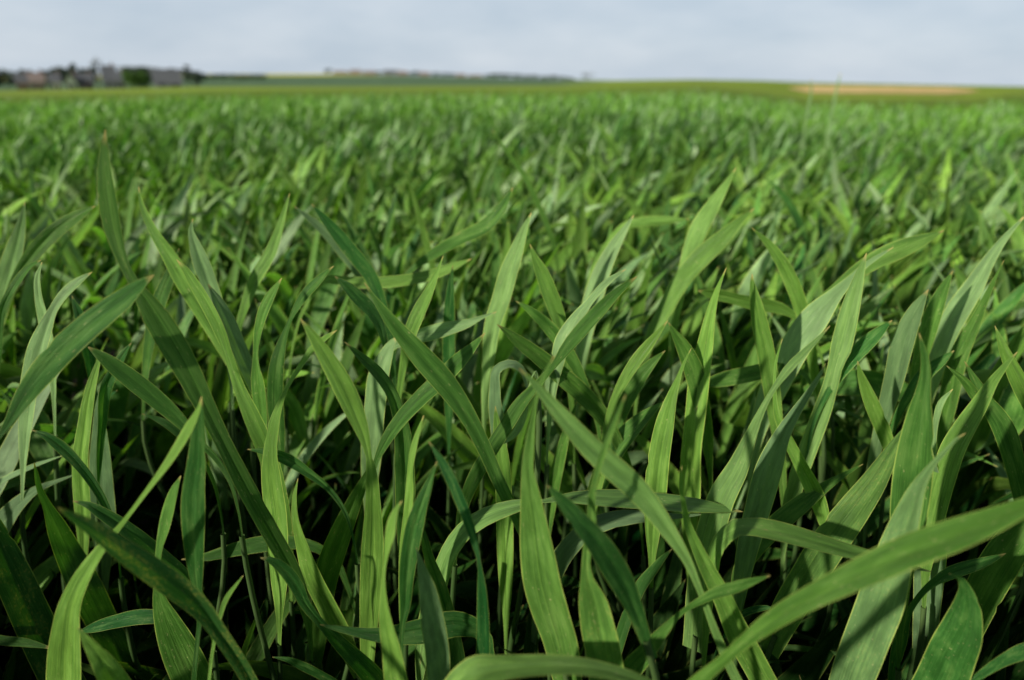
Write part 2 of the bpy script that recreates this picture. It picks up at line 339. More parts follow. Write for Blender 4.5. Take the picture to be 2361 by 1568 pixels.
lf('twist', .25, .25, 15, G_S, [(1112,1640,36),(1113,1540,36),(1114,1476,34),(1113,1410,30),(1110,1350,22),(1104,1293,9),(1092,1243,20),(1075,1190,26),(1055,1140,28),(1027,1080,25),(1010,1050,15),(988,1017,1)])
lf('arch', .31, .31, 38, (.6,.8,.22,0), [(985,1440,50),(1015,1330,48),(1035,1275,46),(1065,1230,46),(1110,1196,44),(1160,1175,38),(1210,1162,26),(1254,1155,9),(1300,1148,22),(1350,1147,38),(1420,1149,48),(1500,1155,46),(1580,1162,38),(1650,1170,24),(1713,1180,1)])
lf('arch', .36, .35, 15, G_B, [(1270,1330,50),(1310,1265,50),(1365,1215,46),(1430,1195,40),(1500,1190,26),(1570,1190,12),(1630,1185,2)])
lf('column', .25, .25, 25, (.55,.62,.1,0), [(1310,1580,70),(1290,1480,88),(1268,1410,94),(1250,1340,92),(1238,1260,84),(1231,1200,68),(1224,1140,50),(1217,1085,31),(1222,1020,24),(1230,960,13),(1236,920,9),(1245,890,12),(1256,862,11),(1268,838,7),(1279,819,1)])
lf('diagonal', .24, .24, 30, (.6,.8,.25,0), [(1740,1640,30),(1690,1550,26),(1655,1470,20),(1615,1365,16),(1580,1285,26),(1545,1230,40),(1510,1180,50),(1465,1125,60),(1415,1080,62),(1360,1030,58),(1315,980,46),(1275,935,34),(1240,893,20),(1218,870,10),(1197,849,1)])
lf('crossing', .235, .225, 10, (.55,.55,.1,.25), [(1405,1620,92),(1393,1516,92),(1378,1440,84),(1365,1375,66),(1354,1335,34),(1351,1300,22),(1357,1250,24),(1363,1209,25),(1365,1143,18),(1380,1076,15),(1397,1027,17),(1420,967,13),(1442,910,1)])
lf('crossing', .225, .22, -12, G_S, [(1505,1520,30),(1480,1450,34),(1462,1400,46),(1440,1350,62),(1410,1300,66),(1372,1245,60),(1335,1200,48),(1305,1165,36),(1280,1138,20),(1260,1119,1)])
lf('diagonal', .33, .33, 10, G_D, [(1430,1470,30),(1455,1400,30),(1478,1350,30),(1505,1315,24),(1530,1285,14),(1550,1265,1)])
lf('hoop', .20, .19, 40, (.6,.6,.15,0), [(1050,1760,70),(1048,1680,80),(1060,1600,84),(1100,1555,78),(1160,1540,62),(1220,1535,52),(1300,1533,44),(1380,1542,38),(1450,1560,32),(1520,1590,24),(1620,1650,4)])
lf('scythe', .24, .235, 15, G_M, [(1430,1600,50),(1455,1545,52),(1490,1505,44),(1530,1455,26),(1572,1412,12),(1615,1385,18),(1650,1367,28),(1690,1355,30),(1730,1342,20),(1776,1327,1)])
lf('scythe', .27, .26, 20, G_L, [(1800,1640,70),(1750,1550,66),(1700,1455,60),(1662,1370,48),(1630,1310,38),(1604,1255,28),(1586,1210,20),(1576,1160,12),(1570,1120,8),(1572,1075,1)])
# ---- bottom right
lf('leaner', .32, .31, 30, (.6,.7,.3,0), [(1600,1500,60),(1620,1330,70),(1640,1220,72),(1665,1145,66),(1703,1076,50),(1725,1020,34),(1750,960,20),(1785,895,14),(1820,848,22),(1855,812,18),(1885,782,10),(1914,751,1)])
lf('tall', .42, .42, 25, (.7,.8,.3,0), [(1830,1130,40),(1865,1030,44),(1895,950,42),(1917,880,36),(1928,835,38),(1937,808,50),(1948,765,50),(1960,715,44),(1975,660,30),(1988,615,15),(1998,583,1)])
lf('knife', .42, .42, 25, G_L, [(1590,1150,50),(1594,1034,50),(1604,950,52),(1613,867,50),(1625,800,40),(1638,727,26),(1655,665,12),(1675,617,1)])
lf('dagger', .44, .44, 10, G_L, [(1800,1060,24),(1788,960,34),(1775,870,42),(1762,790,44),(1750,735,38),(1742,690,26),(1735,655,12),(1734,631,1)])
lf('dagger', .36, .36, 30, G_L, [(1880,1140,40),(1850,1080,34),(1815,1010,26),(1793,960,16),(1786,900,9),(1788,840,8),(1804,781,1)])
lf('leaner', .34, .33, 15, G_B, [(1720,1280,50),(1745,1180,62),(1777,1070,62),(1805,1000,40),(1835,950,26),(1865,905,16),(1890,865,9),(1904,838,1)])
lf('blade', .285, .285, 12, (.3,.5,.05,0), [(2080,1340,40),(2088,1260,70),(2096,1170,84),(2105,1090,88),(2112,1030,80),(2120,967,62),(2127,915,38),(2134,867,24),(2132,820,17),(2125,790,9),(2119,767,1)])
lf('broad', .255, .25, 22, (.35,.55,.35,.2), [(1940,1640,90),(1962,1568,96),(1995,1480,104),(2030,1390,104),(2055,1310,92),(2075,1245,78),(2097,1180,56),(2120,1120,32),(2148,1075,16),(2185,1033,11),(2205,1012,8),(2226,999,1)])
lf('broad', .31, .31, 0, (.5,.45,.15,.2), [(1770,1500,60),(1815,1410,76),(1860,1335,82),(1910,1255,84),(1965,1180,76),(2015,1110,58),(2045,1060,40),(2070,1015,22),(2090,980,2)])
lf('level', .275, .27, 30, (.7,.75,.1,0), [(1630,1420,20),(1640,1330,30),(1660,1250,38),(1700,1215,42),(1750,1216,46),(1810,1228,48),(1880,1247,44),(1950,1268,38),(2020,1285,28),(2080,1300,18),(2120,1312,8),(2147,1318,1)])
lf('sweep', .195, .19, 18, (.5,.5,.02,0), [(1520,1680,44),(1600,1580,36),(1665,1525,28),(1710,1485,30),(1760,1445,42),(1815,1408,50),(1880,1372,58),(1957,1334,70),(2030,1300,78),(2100,1270,80),(2191,1236,78),(2260,1210,68),(2310,1190,56),(2361,1168,42),(2430,1138,18),(2470,1122,1)])
lf('blade', .33, .33, 10, G_B, [(2130,1500,50),(2140,1350,66),(2147,1230,70),(2150,1150,56),(2148,1090,34),(2142,1040,16),(2138,1000,2)])
lf('fork', .32, .33, 25, G_L, [(2150,1200,50),(2175,1100,54),(2197,1034,56),(2225,984,50),(2257,934,38),(2291,877,22),(2320,840,12),(2346,811,1)])
lf('edge', .36, .37, 20, G_L, [(2440,1050,40),(2400,970,42),(2365,910,40),(2340,860,34),(2315,805,22),(2294,751,1)])
lf('edge', .37, .38, 0, G_M, [(2390,1250,44),(2360,1150,44),(2340,1070,46),(2310,980,48),(2275,925,36),(2250,880,20),(2224,833,1)])
lf('fork', .38, .38, 5, G_M, [(2340,1040,20),(2300,960,24),(2260,925,26),(2220,875,18),(2182,843,1)])
lf('hook', .25, .24, 15, (.22,.5,.03,0), [(2130,1640,110),(2170,1568,108),(2198,1500,104),(2222,1445,88),(2232,1395,58),(2226,1355,26),(2212,1332,12),(2187,1322,2)])
lf('hook', .30, .29, 10, G_S, [(2075,1480,30),(2105,1395,14),(2150,1345,18),(2190,1322,30),(2240,1305,30),(2280,1292,20),(2319,1276,1)])
lf('corner', .33, .33, 5, G_M, [(2200,1520,60),(2250,1400,80),(2310,1290,84),(2370,1200,70),(2430,1110,40),(2470,1060,2)])
lf('corner', .24, .24, 10, G_S, [(2200,1610,14),(2250,1565,16),(2310,1525,26),(2370,1498,34),(2430,1480,2)])
lf('broad', .34, .33, 10, G_S, [(1690,1440,10),(1720,1412,16),(1750,1403,16),(1772,1401,9),(1791,1405,1)])
lf('leaner2', .36, .36, 15, G_M, [(1740,1260,50),(1790,1210,50),(1850,1160,44),(1907,1119,24),(1950,1092,12),(1990,1070,1)])
# ---- middle left
lf('bigleft', .29, .28, 14, (.3,.5,.03,0), [(-90,1160,8),(0,1005,10),(25,965,24),(55,915,44),(100,855,62),(150,800,66),(200,755,62),(250,715,56),(290,685,46),(325,655,26),(343,642,10),(355,634,1)])
lf('flag', .31, .30, 14, (.35,.5,.05,0), [(680,1330,40),(620,1220,44),(560,1110,44),(510,1010,40),(470,930,50),(430,850,62),(390,780,66),(350,715,56),(325,675,34),(300,640,20),(282,600,25),(266,555,34),(254,500,43),(246,450,43),(241,400,34),(240,350,20),(243,298,1)])
lf('flag', .33, .33, 5, G_M, [(500,1060,14),(450,1010,20),(410,965,34),(360,920,44),(310,880,46),(265,845,38),(235,822,26),(203,800,3)])
lf('palebend', .40, .41, 35, G_P, [(60,960,30),(70,870,40),(85,810,44),(105,755,32),(122,715,20),(145,680,22),(175,652,20),(195,638,12),(213,627,1)])
lf('palebend', .42, .42, 40, G_P, [(112,800,24),(100,735,26),(88,680,16),(86,640,12),(97,604,1)])
lf('palehook', .44, .44, 20, G_M, [(-5,800,20),(3,720,18),(20,680,18),(45,640,18),(70,612,12),(95,600,1)])
lf('long', .37, .37, 20, G_L, [(650,1180,40),(610,1030,44),(580,960,40),(550,890,28),(530,830,22),(505,760,28),(475,700,28),(445,650,24),(425,618,14),(407,598,1)])
lf('long', .43, .43, -5, G_B, [(620,960,30),(580,870,36),(548,795,38),(520,730,36),(500,690,24),(480,655,2)])
lf('milky', .48, .48, 30, G_P, [(510,740,30),(480,650,42),(462,600,40),(448,560,26),(440,530,12),(445,504,1)])
lf('milky', .49, .49, 15, G_L, [(540,840,36),(470,720,46),(425,650,44),(390,590,34),(355,535,22),(333,490,16),(322,455,8),(320,430,1)])
lf('sickle', .40, .41, 20, G_M, [(640,1000,36),(634,900,40),(640,830,34),(655,775,18),(668,740,10),(685,705,18),(710,670,24),(735,645,20),(755,625,9),(770,613,1)])
lf('snake', .33, .34, 35, G_L, [(640,1280,50),(635,1180,54),(625,1100,46),(623,1040,32),(630,985,28),(644,935,16),(662,893,10),(690,848,13),(718,806,16),(742,785,16),(760,772,9),(777,761,1)])
lf('sickle', .41, .41, 25, G_M, [(606,1020,20),(600,940,32),(594,880,30),(589,820,12),(594,765,20),(608,715,26),(625,680,22),(650,641,1)])
lf('lowleft', .36, .35, 0, G_S, [(230,1140,20),(180,1070,24),(140,1030,28),(105,1004,18),(73,991,1)])
lf('lowleft', .36, .36, -5, G_D, [(460,1050,12),(415,1000,22),(375,972,18),(327,954,1)])
lf('pair', .38, .38, 15, G_L, [(190,1180,34),(185,1060,36),(195,980,30),(208,900,24),(222,850,14),(235,810,3)])
lf('pair', .40, .40, 15, G_B, [(238,1200,56),(232,1080,50),(230,1000,34),(228,940,18),(230,897,1)])
lf('pair', .39, .39, 10, G_S, [(236,980,20),(248,885,28),(268,845,26),(285,815,16),(303,790,1)])
lf('palehook', .45, .45, 10, G_S, [(200,790,30),(183,725,24),(172,700,12),(166,682,1)])
lf('snake', .34, .34, 0, G_S, [(760,1130,14),(710,1090,22),(660,1058,30),(615,1042,20),(570,1036,1)])
lf('lefttall', .55, .55, 25, (.6,.7,.3,0), [(0,700,40),(20,620,44),(38,560,34),(50,510,18),(57,465,1)])
lf('lefttall', .53, .53, 15, G_M, [(40,640,24),(80,580,36),(130,530,36),(175,500,28),(205,482,12),(220,475,1)])
lf('midpair', .52, .52, 25, G_L, [(560,720,20),(590,640,30),(620,590,30),(640,540,22),(655,490,12),(668,445,1)])
lf('midpair', .50, .50, 15, G_M, [(350,760,30),(365,700,36),(385,650,30),(400,610,18),(413,572,1)])
# ---- middle centre
lf('cross', .325, .32, 0, (.35,.45,.05,0), [(1230,1280,26),(1190,1190,30),(1150,1110,34),(1115,1030,38),(1085,970,42),(1050,915,52),(1015,870,60),(975,826,58),(935,780,46),(900,738,32),(872,700,18),(855,675,8),(840,651,1)])
lf('cross', .345, .34, 10, G_M, [(850,1160,8),(856,1110,10),(868,1062,14),(890,1015,28),(925,965,36),(970,917,40),(1020,870,42),(1065,825,38),(1092,798,22),(1119,767,1)])
lf('behind', .36, .36, 5, G_M, [(935,1260,40),(933,1080,50),(930,1015,46),(918,950,34),(900,900,30),(870,858,30),(830,820,20),(794,788,1)])
lf('behind', .42, .42, 30, G_P, [(855,1060,50),(865,930,54),(875,860,50),(890,820,36),(905,790,18),(915,776,1)])
lf('swoop', .46, .45, 35, G_P, [(880,860,10),(900,805,14),(940,783,26),(985,770,38),(1030,758,36),(1080,745,22),(1115,730,9),(1145,719,1)])
lf('plank', .55, .55, 30, G_L, [(720,680,10),(750,645,20),(800,650,28),(870,652,30),(940,645,28),(1000,632,28),(1045,615,22),(1087,597,1)])
lf('swoop', .46, .46, 0, G_S, [(890,800,14),(860,720,34),(830,690,36),(800,660,26),(772,637,1)])
lf('green', .50, .50, 0, G_S, [(1035,880,30),(1035,780,32),(1036,720,28),(1039,660,18),(1044,611,1)])
lf('wide', .50, .50, 30, (.7,.75,.35,0), [(1125,840,30),(1138,740,44),(1155,690,48),(1172,630,46),(1190,580,36),(1208,530,20),(1225,490,1)])
lf('wedge2', .46, .46, 15, G_L, [(1310,860,20),(1290,740,36),(1265,670,40),(1248,625,34),(1232,590,16),(1222,563,1)])
lf('spire', .34, .33, -5, (.3,.35,.05,0), [(1090,1110,36),(1130,1040,38),(1165,985,36),(1200,930,34),(1240,885,20),(1275,845,16),(1310,797,32),(1345,755,36),(1385,712,34),(1425,672,22),(1450,652,12),(1469,637,1)])
lf('spire2', .40, .40, 30, G_P, [(1280,870,24),(1300,785,44),(1330,735,36),(1360,695,20),(1395,655,18),(1420,635,10),(1443,621,1)])
lf('slant', .40, .40, -5, (.45,.3,.05,0), [(1450,1080,20),(1420,1010,28),(1385,955,42),(1340,905,48),(1290,862,46),(1240,820,40),(1200,790,32),(1170,766,18),(1146,748,1)])
lf('slant', .44, .44, 10, G_M, [(1350,890,20),(1300,800,36),(1270,760,34),(1240,730,26),(1212,708,14),(1189,694,1)])
lf('curl', .38, .38, 20, G_B, [(1150,1000,40),(1141,900,30),(1150,848,22),(1180,838,20),(1203,852,18),(1213,880,10),(1216,905,1)])
lf('curl', .34, .34, 20, G_P, [(1226,870,4),(1222,890,8),(1214,930,14),(1205,965,18),(1190,995,18),(1170,1015,10),(1155,1026,1)])
lf('peg', .36, .36, 20, G_L, [(1165,1300,40),(1162,1150,42),(1157,1060,38),(1149,1000,26),(1144,960,12),(1142,936,1)])
lf('strap', .38, .38, 25, G_L, [(1375,1130,26),(1390,1060,28),(1400,990,22),(1415,925,20),(1445,865,28),(1475,820,30),(1503,785,22),(1522,762,12),(1540,739,1)])
lf('strap2', .42, .42, 10, G_M, [(1620,950,40),(1590,830,44),(1570,790,32),(1553,764,16),(1541,743,1)])
lf('strap2', .42, .42, 5, G_M, [(1400,1020,40),(1450,905,46),(1480,862,36),(1510,830,18),(1534,808,1)])
lf('lit', .34, .34, 25, G_L, [(1510,1150,54),(1520,1050,54),(1533,980,48),(1548,920,28),(1565,870,12),(1580,830,6),(1594,803,1)])
lf('lit', .40, .40, 0, G_M, [(1270,1160,30),(1290,1060,30),(1305,1000,22),(1318,960,12),(1331,924,1)])
lf('strap', .40, .40, 20, G_M, [(1390,1090,50),(1430,1020,50),(1470,975,38),(1505,945,20),(1535,923,1)])
lf('filler1', .44, .44, 20, G_L, [(930,840,20),(945,770,34),(965,720,34),(985,680,26),(1005,635,14),(1022,590,1)])
lf('sheaf', .55, .55, 30, G_P, [(1350,760,44),(1370,680,48),(1390,620,44),(1415,570,34),(1440,530,18),(1462,495,1)])
# ---- middle right
lf('bundle', .46, .46, 35, G_P, [(1760,950,50),(1800,860,70),(1845,780,74),(1885,725,66),(1925,680,36),(1960,645,20),(2000,608,14),(2030,588,10),(2060,570,1)])
lf('roof', .50, .50, 25, (.65,.65,.1,0), [(1830,760,8),(1870,710,12),(1930,660,22),(1985,620,38),(2035,592,48),(2085,570,46),(2130,552,30),(2177,531,1)])
lf('slope', .58, .58, 25, (.65,.65,.1,0), [(1500,780,30),(1540,700,40),(1575,640,46),(1620,590,50),(1665,550,42),(1700,515,24),(1739,480,1)])
lf('upper', .62, .62, 30, (.75,.75,.15,0), [(1565,690,24),(1590,585,38),(1615,520,48),(1640,480,40),(1665,440,24),(1697,387,1)])
lf('tall', .42, .42, 0, G_S, [(1900,920,14),(1940,860,26),(1975,815,36),(2010,780,34),(2038,755,18),(2057,738,1)])
lf('bluetall', .42, .42, 12, (.3,.45,.45,0), [(2010,1080,24),(2035,970,34),(2062,870,48),(2080,795,52),(2100,740,42),(2120,700,26),(2141,667,1)])
lf('bluetall', .48, .48, 15, G_M, [(2110,880,26),(2140,760,40),(2160,700,36),(2178,660,22),(2197,624,1)])
lf('smoky', .50, .50, 30, G_P, [(2150,850,50),(2180,770,56),(2210,715,54),(2245,660,44),(2280,600,30),(2320,545,16),(2361,500,4)])
lf('smoky', .45, .45, 15, G_M, [(2185,930,40),(2215,810,42),(2245,750,28),(2272,690,16),(2295,640,8),(2315,600,1)])
lf('fin', .39, .39, 15, G_L, [(2070,1100,20),(2035,990,36),(2010,930,34),(1992,885,24),(1982,855,12),(1977,832,1)])
lf('fin', .44, .44, 0, G_S, [(2090,920,22),(2140,855,34),(2170,832,24),(2200,808,1)])
lf('fork', .34, .34, 30, G_P, [(2150,1060,14),(2158,970,14),(2172,925,14),(2197,897,1)])
lf('dagger', .46, .46, 20, G_M, [(1810,845,16),(1770,852,36),(1730,862,40),(1680,872,40),(1645,880,30),(1610,886,2)])
lf('bar', .52, .52, 30, G_L, [(1860,760,10),(1830,728,16),(1800,712,28),(1740,700,34),(1690,688,30),(1640,676,26),(1610,670,2)])
lf('dash', .74, .74, 30, G_L, [(1400,560,10),(1440,520,16),(1480,512,26),(1530,508,24),(1590,505,1)])
lf('sprig', .95, .95, 5, G_M, [(1262,520,14),(1240,470,15),(1205,400,14),(1165,345,9),(1135,300,1)])
lf('arc2', .56, .56, 5, G_M, [(950,620,14),(1000,585,26),(1060,550,32),(1120,520,34),(1155,480,26),(1183,432,1)])
lf('arc3', .52, .52, 10, G_S, [(880,700,26),(850,630,36),(810,580,36),(770,530,30),(740,495,16),(718,470,1)])
lf('arc3', .56, .56, 20, G_B, [(850,660,26),(800,590,34),(760,545,26),(715,505,16),(678,475,1)])
lf('arc4', .50, .50, 20, G_L, [(1875,840,24),(1850,720,34),(1825,650,36),(1800,600,30),(1770,560,18),(1733,525,1)])
lf('spike', 2.4, 2.4, 20, (.4,.5,.5,0), [(1852,330,5),(1856,290,7),(1864,250,8),(1869,222,6),(1871,200,4),(1870,184,2)])
lf('spike', 2.4, 2.4, 20, (.4,.5,.5,0), [(1905,340,5),(1912,290,7),(1920,250,8),(1927,215,6),(1933,190,4),(1938,170,2)])

WP = 'wheat plant'
LAB = {
'bent': 'wheat plant at lower left whose bright pale leaf climbs and bends to a shared apex',
'rust': 'wheat plant with a broad dark leaf freckled with yellow rust spots across lower left',
'twin': 'wheat plant with an upright deep green leaf meeting the pale bent leaf at its tip',
'collar': 'wheat plant behind the rust-spotted leaf with a broad base narrowing at a pale collar',
'wedge': 'wheat plant showing only a bright pointed wedge at the bottom edge, far left',
'darkleft': 'shaded wheat plant at far left with one thin tip crossed by a dusky pale leaf',
'spotted': 'wheat plant in the lower left corner with a wide dark leaf leaning out of frame',
'sliver': 'wheat plant with a very thin light-edged blade standing right of the rust-spotted leaf',
'dim': 'wheat plant with one level dim leaf and one thin curved leaf right of them',
'jade': 'wheat plant with a folding jade green leaf and a dark leaf running right from it',
'low1': 'short wheat plant low at the bottom edge with a small green leaf pointing left',
'zigzag': 'wheat plant with a tall leaf pinched at half height, upper half slanting up left',
'ribbon': 'wheat plant with a narrow bright ribbon-like leaf twisting upright at bottom centre',
'spear': 'wheat plant with a spear-shaped green leaf crossing a slim pale leaf at lower centre',
'bluish': 'wheat plant with a short bluish grey-green pointed leaf at bottom centre',
'twist': 'wheat plant with a slender once-twisted leaf, tip slanting up left, at lower centre',
'arch': 'wheat plant with a long leaf arching level right behind the broad upright central leaf',
'column': 'wheat plant with the widest upright leaf at centre, bright above and dark below',
'diagonal': 'wheat plant with a bright leaf slanting down right from centre into a dark stretch',
'crossing': 'wheat plant with a collared upright leaf crossed by a dark slanting leaf, right of centre',
'hoop': 'wheat plant with a leaf arching low along the bottom edge at centre, nearest the lens',
'scythe': 'wheat plant with a small scythe-shaped leaf crossing its own tall orange-tipped leaf',
'leaner': 'wheat plant with long pale leaves leaning right, behind the tall orange-tipped leaf',
'tall': 'wheat plant with a tall pale folded leaf kinked at its collar, right of centre',
'knife': 'wheat plant with a knife-shaped upright light green leaf right of centre, sharp dark tip',
'dagger': 'wheat plant with a dagger-like upright leaf and a thin dry-tipped leaf beside it',
'blade': 'wheat plant with a wide upright fresh green leaf, brown tipped, at right in the foreground',
'broad': 'wheat plant with very broad ribbed leaves leaning right, crossed by the largest near leaf',
'level': 'wheat plant with a leaf running level right, ending pale under the largest near leaf',
'sweep': 'wheat plant with the largest near leaf sweeping from bottom edge up to right edge',
'fork': 'wheat plant at right with a bright leaf leaning right over two short slanting leaves',
'edge': 'wheat plant at the right edge with leaves slanting up left to sharp tips',
'hook': 'wheat plant in the lower right with a broad leaf folding to a small hooked tip',
'corner': 'wheat plant in the bottom right corner with a wide dim leaf leaning right',
'leaner2': 'shaded wheat plant between the pale right-leaning leaves and the broad ribbed leaves',
'bigleft': 'wheat plant off the left edge with a big dark leaf reaching up right, yellow rimmed',
'flag': 'wheat plant at left with the tallest leaf standing above the crop, curved and yellow rimmed',
'palebend': 'wheat plant at far left with two pale grey-green leaves bending right',
'palehook': 'wheat plant at far left edge with a thin hooked leaf and a small triangular one',
'long': 'wheat plant left of centre with a long light leaf and a bluish leaf behind it',
'milky': 'wheat plant left of centre with a milky leaf beside one reaching up left',
'sickle': 'wheat plant left of centre with two sickle-shaped leaves curving up right',
'snake': 'wheat plant with a snaking narrow leaf leaning right, left of the pinched tall leaf',
'lowleft': 'shaded wheat plant with small dark leaves low on the left, pointing up left',
'pair': 'wheat plant under the big dark left leaf with a close cluster of upright narrow leaves',
'lefttall': 'blurred wheat plant at the left edge with a grey-green leaf and one leaning right',
'midpair': 'slightly blurred wheat plant with short light leaves either side of the milky leaf',
'cross': 'wheat plant at centre whose two long leaves cross in an X',
'behind': 'wheat plant behind the crossed leaves, one pale leaf and one slanting up left',
'swoop': 'wheat plant with a pale leaf swooping right to a thin tip above the crossed pair',
'plank': 'wheat plant above centre with a long level light leaf pointing right',
'green': 'wheat plant with one short saturated green upright leaf above the X-crossed leaves',
'wide': 'wheat plant with a wide pale upright leaf just above centre',
'wedge2': 'wheat plant with a light wedge of a leaf pointing up left, above centre',
'spire': 'wheat plant with a long dark leaf rising right behind the bright slanting leaf tip',
'spire2': 'wheat plant with a pale leaf running parallel above the long dark rising leaf',
'slant': 'wheat plant with two dull leaves slanting down right behind the centre',
'curl': 'wheat plant at centre with a bluish leaf curling over and hanging to a pale tip',
'peg': 'wheat plant with one short straight peg-like leaf left of the broad central leaf',
'strap': 'wheat plant with a strap-like light-edged leaf bending right, right of centre',
'strap2': 'wheat plant with dull green leaves behind the strap-like leaf right of centre',
'lit': 'wheat plant with an evenly lit upright leaf tapering to a thin right-leaning tip',
'filler1': 'wheat plant with a light triangular leaf between the level leaf and the X-crossed leaves',
'sheaf': 'blurred wheat plant with a pale grey-green broad leaf leaning right, right above centre',
'bundle': 'wheat plant with a very broad pale leaf leaning right behind the kinked tall leaf',
'roof': 'wheat plant with a bright leaf reaching far up right, behind the kinked tall leaf',
'slope': 'wheat plant with a long bright leaf sloping up right in the soft middle distance',
'upper': 'blurred wheat plant with a bright narrow-tipped leaf standing highest right of centre',
'bluetall': 'wheat plant at right with a tall bluish leaf and a plain green leaf beside it',
'smoky': 'wheat plant near the right edge with a smoky pale leaf leaning right',
'fin': 'wheat plant with a fin shaped leaf pointing up left beside the brown tipped green leaf',
'bar': 'blurred wheat plant with a level light bar-like leaf right of centre',
'dash': 'blurred wheat plant with one short level light leaf pointing right above centre',
'sprig': 'blurred wheat plant with a thin light sprig pointing up left in the upper middle',
'arc2': 'blurred wheat plant with a leaf arcing up right above centre',
'arc3': 'blurred wheat plant with two parallel leaves slanting up left above centre',
'arc4': 'blurred wheat plant with a curved leaf slanting up left, right of centre',
'spike': 'strongly blurred tall wheat plant rising above the horizon on the right',
}
# build the traced plants: Empty > leaf, stem
plants = {}
for key, *rest in LV: plants.setdefault(key, []).append(rest)
HERO_BASES = []
k = 0
for key, ls in plants.items():
    built = []
    for pts, yb, yt, phi, tint in ls:
        k += 1; rng = np.random.default_rng(100 + k)
        t = list(tint); t[0] = float(np.clip(t[0] + rng.uniform(-.08, .08), 0, 1)); t[1] = float(np.clip(t[1] + rng.uniform(-.08, .08), 0, 1))
        built.append((traced_leaf(pts, yb, yt, phi, t, fold=rng.choice([rng.uniform(.02, .12), rng.uniform(.14, .28)], p=[.7, .3]), seed=k), k))
    b0 = built[0][0][4]
    gx, gy = b0[0] + (.01 if b0[0] > 0 else -.01), b0[1] + .012
    gz = float(ground_z(math.hypot(gx, gy), math.atan2(gx, gy)))
    root = bpy.data.objects.new('wheat_plant', None); COL.objects.link(root); root.location = (gx, gy, gz); root.empty_display_size = .02
    tag(root, LAB[key], 'wheat plant', 'young wheat plants in the field')
    HERO_BASES.append((gx, gy))
    off = np.array([gx, gy, gz])
    for (co, f, uv, tt, c0, T0), kk in built:
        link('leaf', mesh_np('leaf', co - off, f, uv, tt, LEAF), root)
        e = c0 - off
        if e[2] > .05: link('stem', stem_mesh('stem', (0, 0, 0), e + T0 * .012, T0), root)

# ------------------------------------------------------------------ random leaves, vectorised
US3 = np.array([0., .5, 1.]); US5 = np.array([0, .22, .5, .78, 1.])
def leaves_batch(base, az, el0, bend, length, width, roll, twist, tint, nseg, us, fold=.2):
    n = len(base); s = np.linspace(0, 1, nseg + 1)
    el = el0[:, None] - bend[:, None] * s[None] ** 1.6
    azz = az[:, None] + (twist[:, None] * .25) * s[None]
    d = np.stack([np.cos(el) * np.sin(azz), np.cos(el) * np.cos(azz), np.sin(el)], -1)
    stp = (length / nseg)[:, None, None]
    mid = (d[:, 1:] + d[:, :-1]) / 2
    c = base[:, None] + np.concatenate([np.zeros((n, 1, 3)), np.cumsum(mid * stp, 1)], 1)
    side = np.stack([np.cos(azz), -np.sin(azz), np.zeros_like(azz)], -1); nn = np.cross(side, d)
    ph = roll[:, None] + twist[:, None] * s[None]
    W = np.cos(ph)[..., None] * side + np.sin(ph)[..., None] * nn; Q = np.cos(ph)[..., None] * nn - np.sin(ph)[..., None] * side
    shape = (.45 + .55 * np.sin(np.clip(s / .45, 0, 1) * math.pi / 2)) * np.where(s < .35, 1, np.clip(1 - ((s - .35) / .65) ** 1.35, 0, 1) ** .9); shape[-1] = .02
    wd = width[:, None] * shape[None]
    kk = np.abs(us - .5) * 2
    co = c[:, :, None] + W[:, :, None] * ((us - .5)[None, None] * wd[..., None])[..., None] + Q[:, :, None] * ((fold * (kk - .5))[None, None] * wd[..., None])[..., None]
    a, b = nseg + 1, len(us)
    i, j = np.meshgrid(np.arange(nseg), np.arange(b - 1), indexing='ij'); q = (i * b + j).ravel(); f1 = np.stack([q, q + 1, q + b + 1, q + b], -1)
    f = (f1[None] + (np.arange(n) * a * b)[:, None, None]).reshape(-1, 4)
    uv = np.broadcast_to(np.stack(np.meshgrid(s, us, indexing='ij')[::-1], -1)[None], (n, a, b, 2)).reshape(-1, 2)
    tt = np.broadcast_to(tint[:, None, None], (n, a, b, 4)).reshape(-1, 4)
    return co.reshape(-1, 3), f, uv, tt
def rand_tint(rng, n, pale=.28):
    t = np.zeros((n, 4)); t[:, 0] = np.clip(rng.normal(.48, .22, n), 0, 1); t[:, 1] = np.clip(rng.normal(.54, .32, n), -.1, 1.2)
    t[:, 2] = np.where(rng.random(n) < pale, rng.uniform(.3, .8, n), rng.uniform(0, .07, n)); t[:, 1] += (t[:, 2] > .25) * .3; t[:, 3] = (rng.random(n) < .06) * .6
    return t
def rand_az(rng, n):      # the crop leans to the right with the wind
    return np.where(rng.random(n) < .55, rng.normal(R(75), R(45), n), rng.uniform(-math.pi, math.pi, n))

# prototypes of a whole plant, copied as individuals
def proto(i, dark=False):  # dark: shade under the front leaves is painted into the tint
    rng = np.random.default_rng(500 + i); n = 3 + i % 3
    h = rng.uniform(.20, .27)
    leaves = []
    az = rand_az(rng, n)
    for q in range(n):
        hh = h * (1 - .22 * (n - 1 - q) / n) if q < n - 1 else h
        a = az[q:q+1]
        leaves.append(leaves_batch(np.array([[.004 * math.sin(q * 2.4), .004 * math.cos(q * 2.4), hh]]), a, np.array([rng.uniform(R(58), R(84))]), np.array([rng.choice([rng.uniform(.1, .7), rng.uniform(.8, 1.9)], p=[.72, .28])]),
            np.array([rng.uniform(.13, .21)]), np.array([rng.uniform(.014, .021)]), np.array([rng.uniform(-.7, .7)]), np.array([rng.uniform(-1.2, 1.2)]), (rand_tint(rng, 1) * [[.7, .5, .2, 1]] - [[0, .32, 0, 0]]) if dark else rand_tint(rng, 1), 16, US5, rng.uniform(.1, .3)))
    return h, leaves
PRO = []
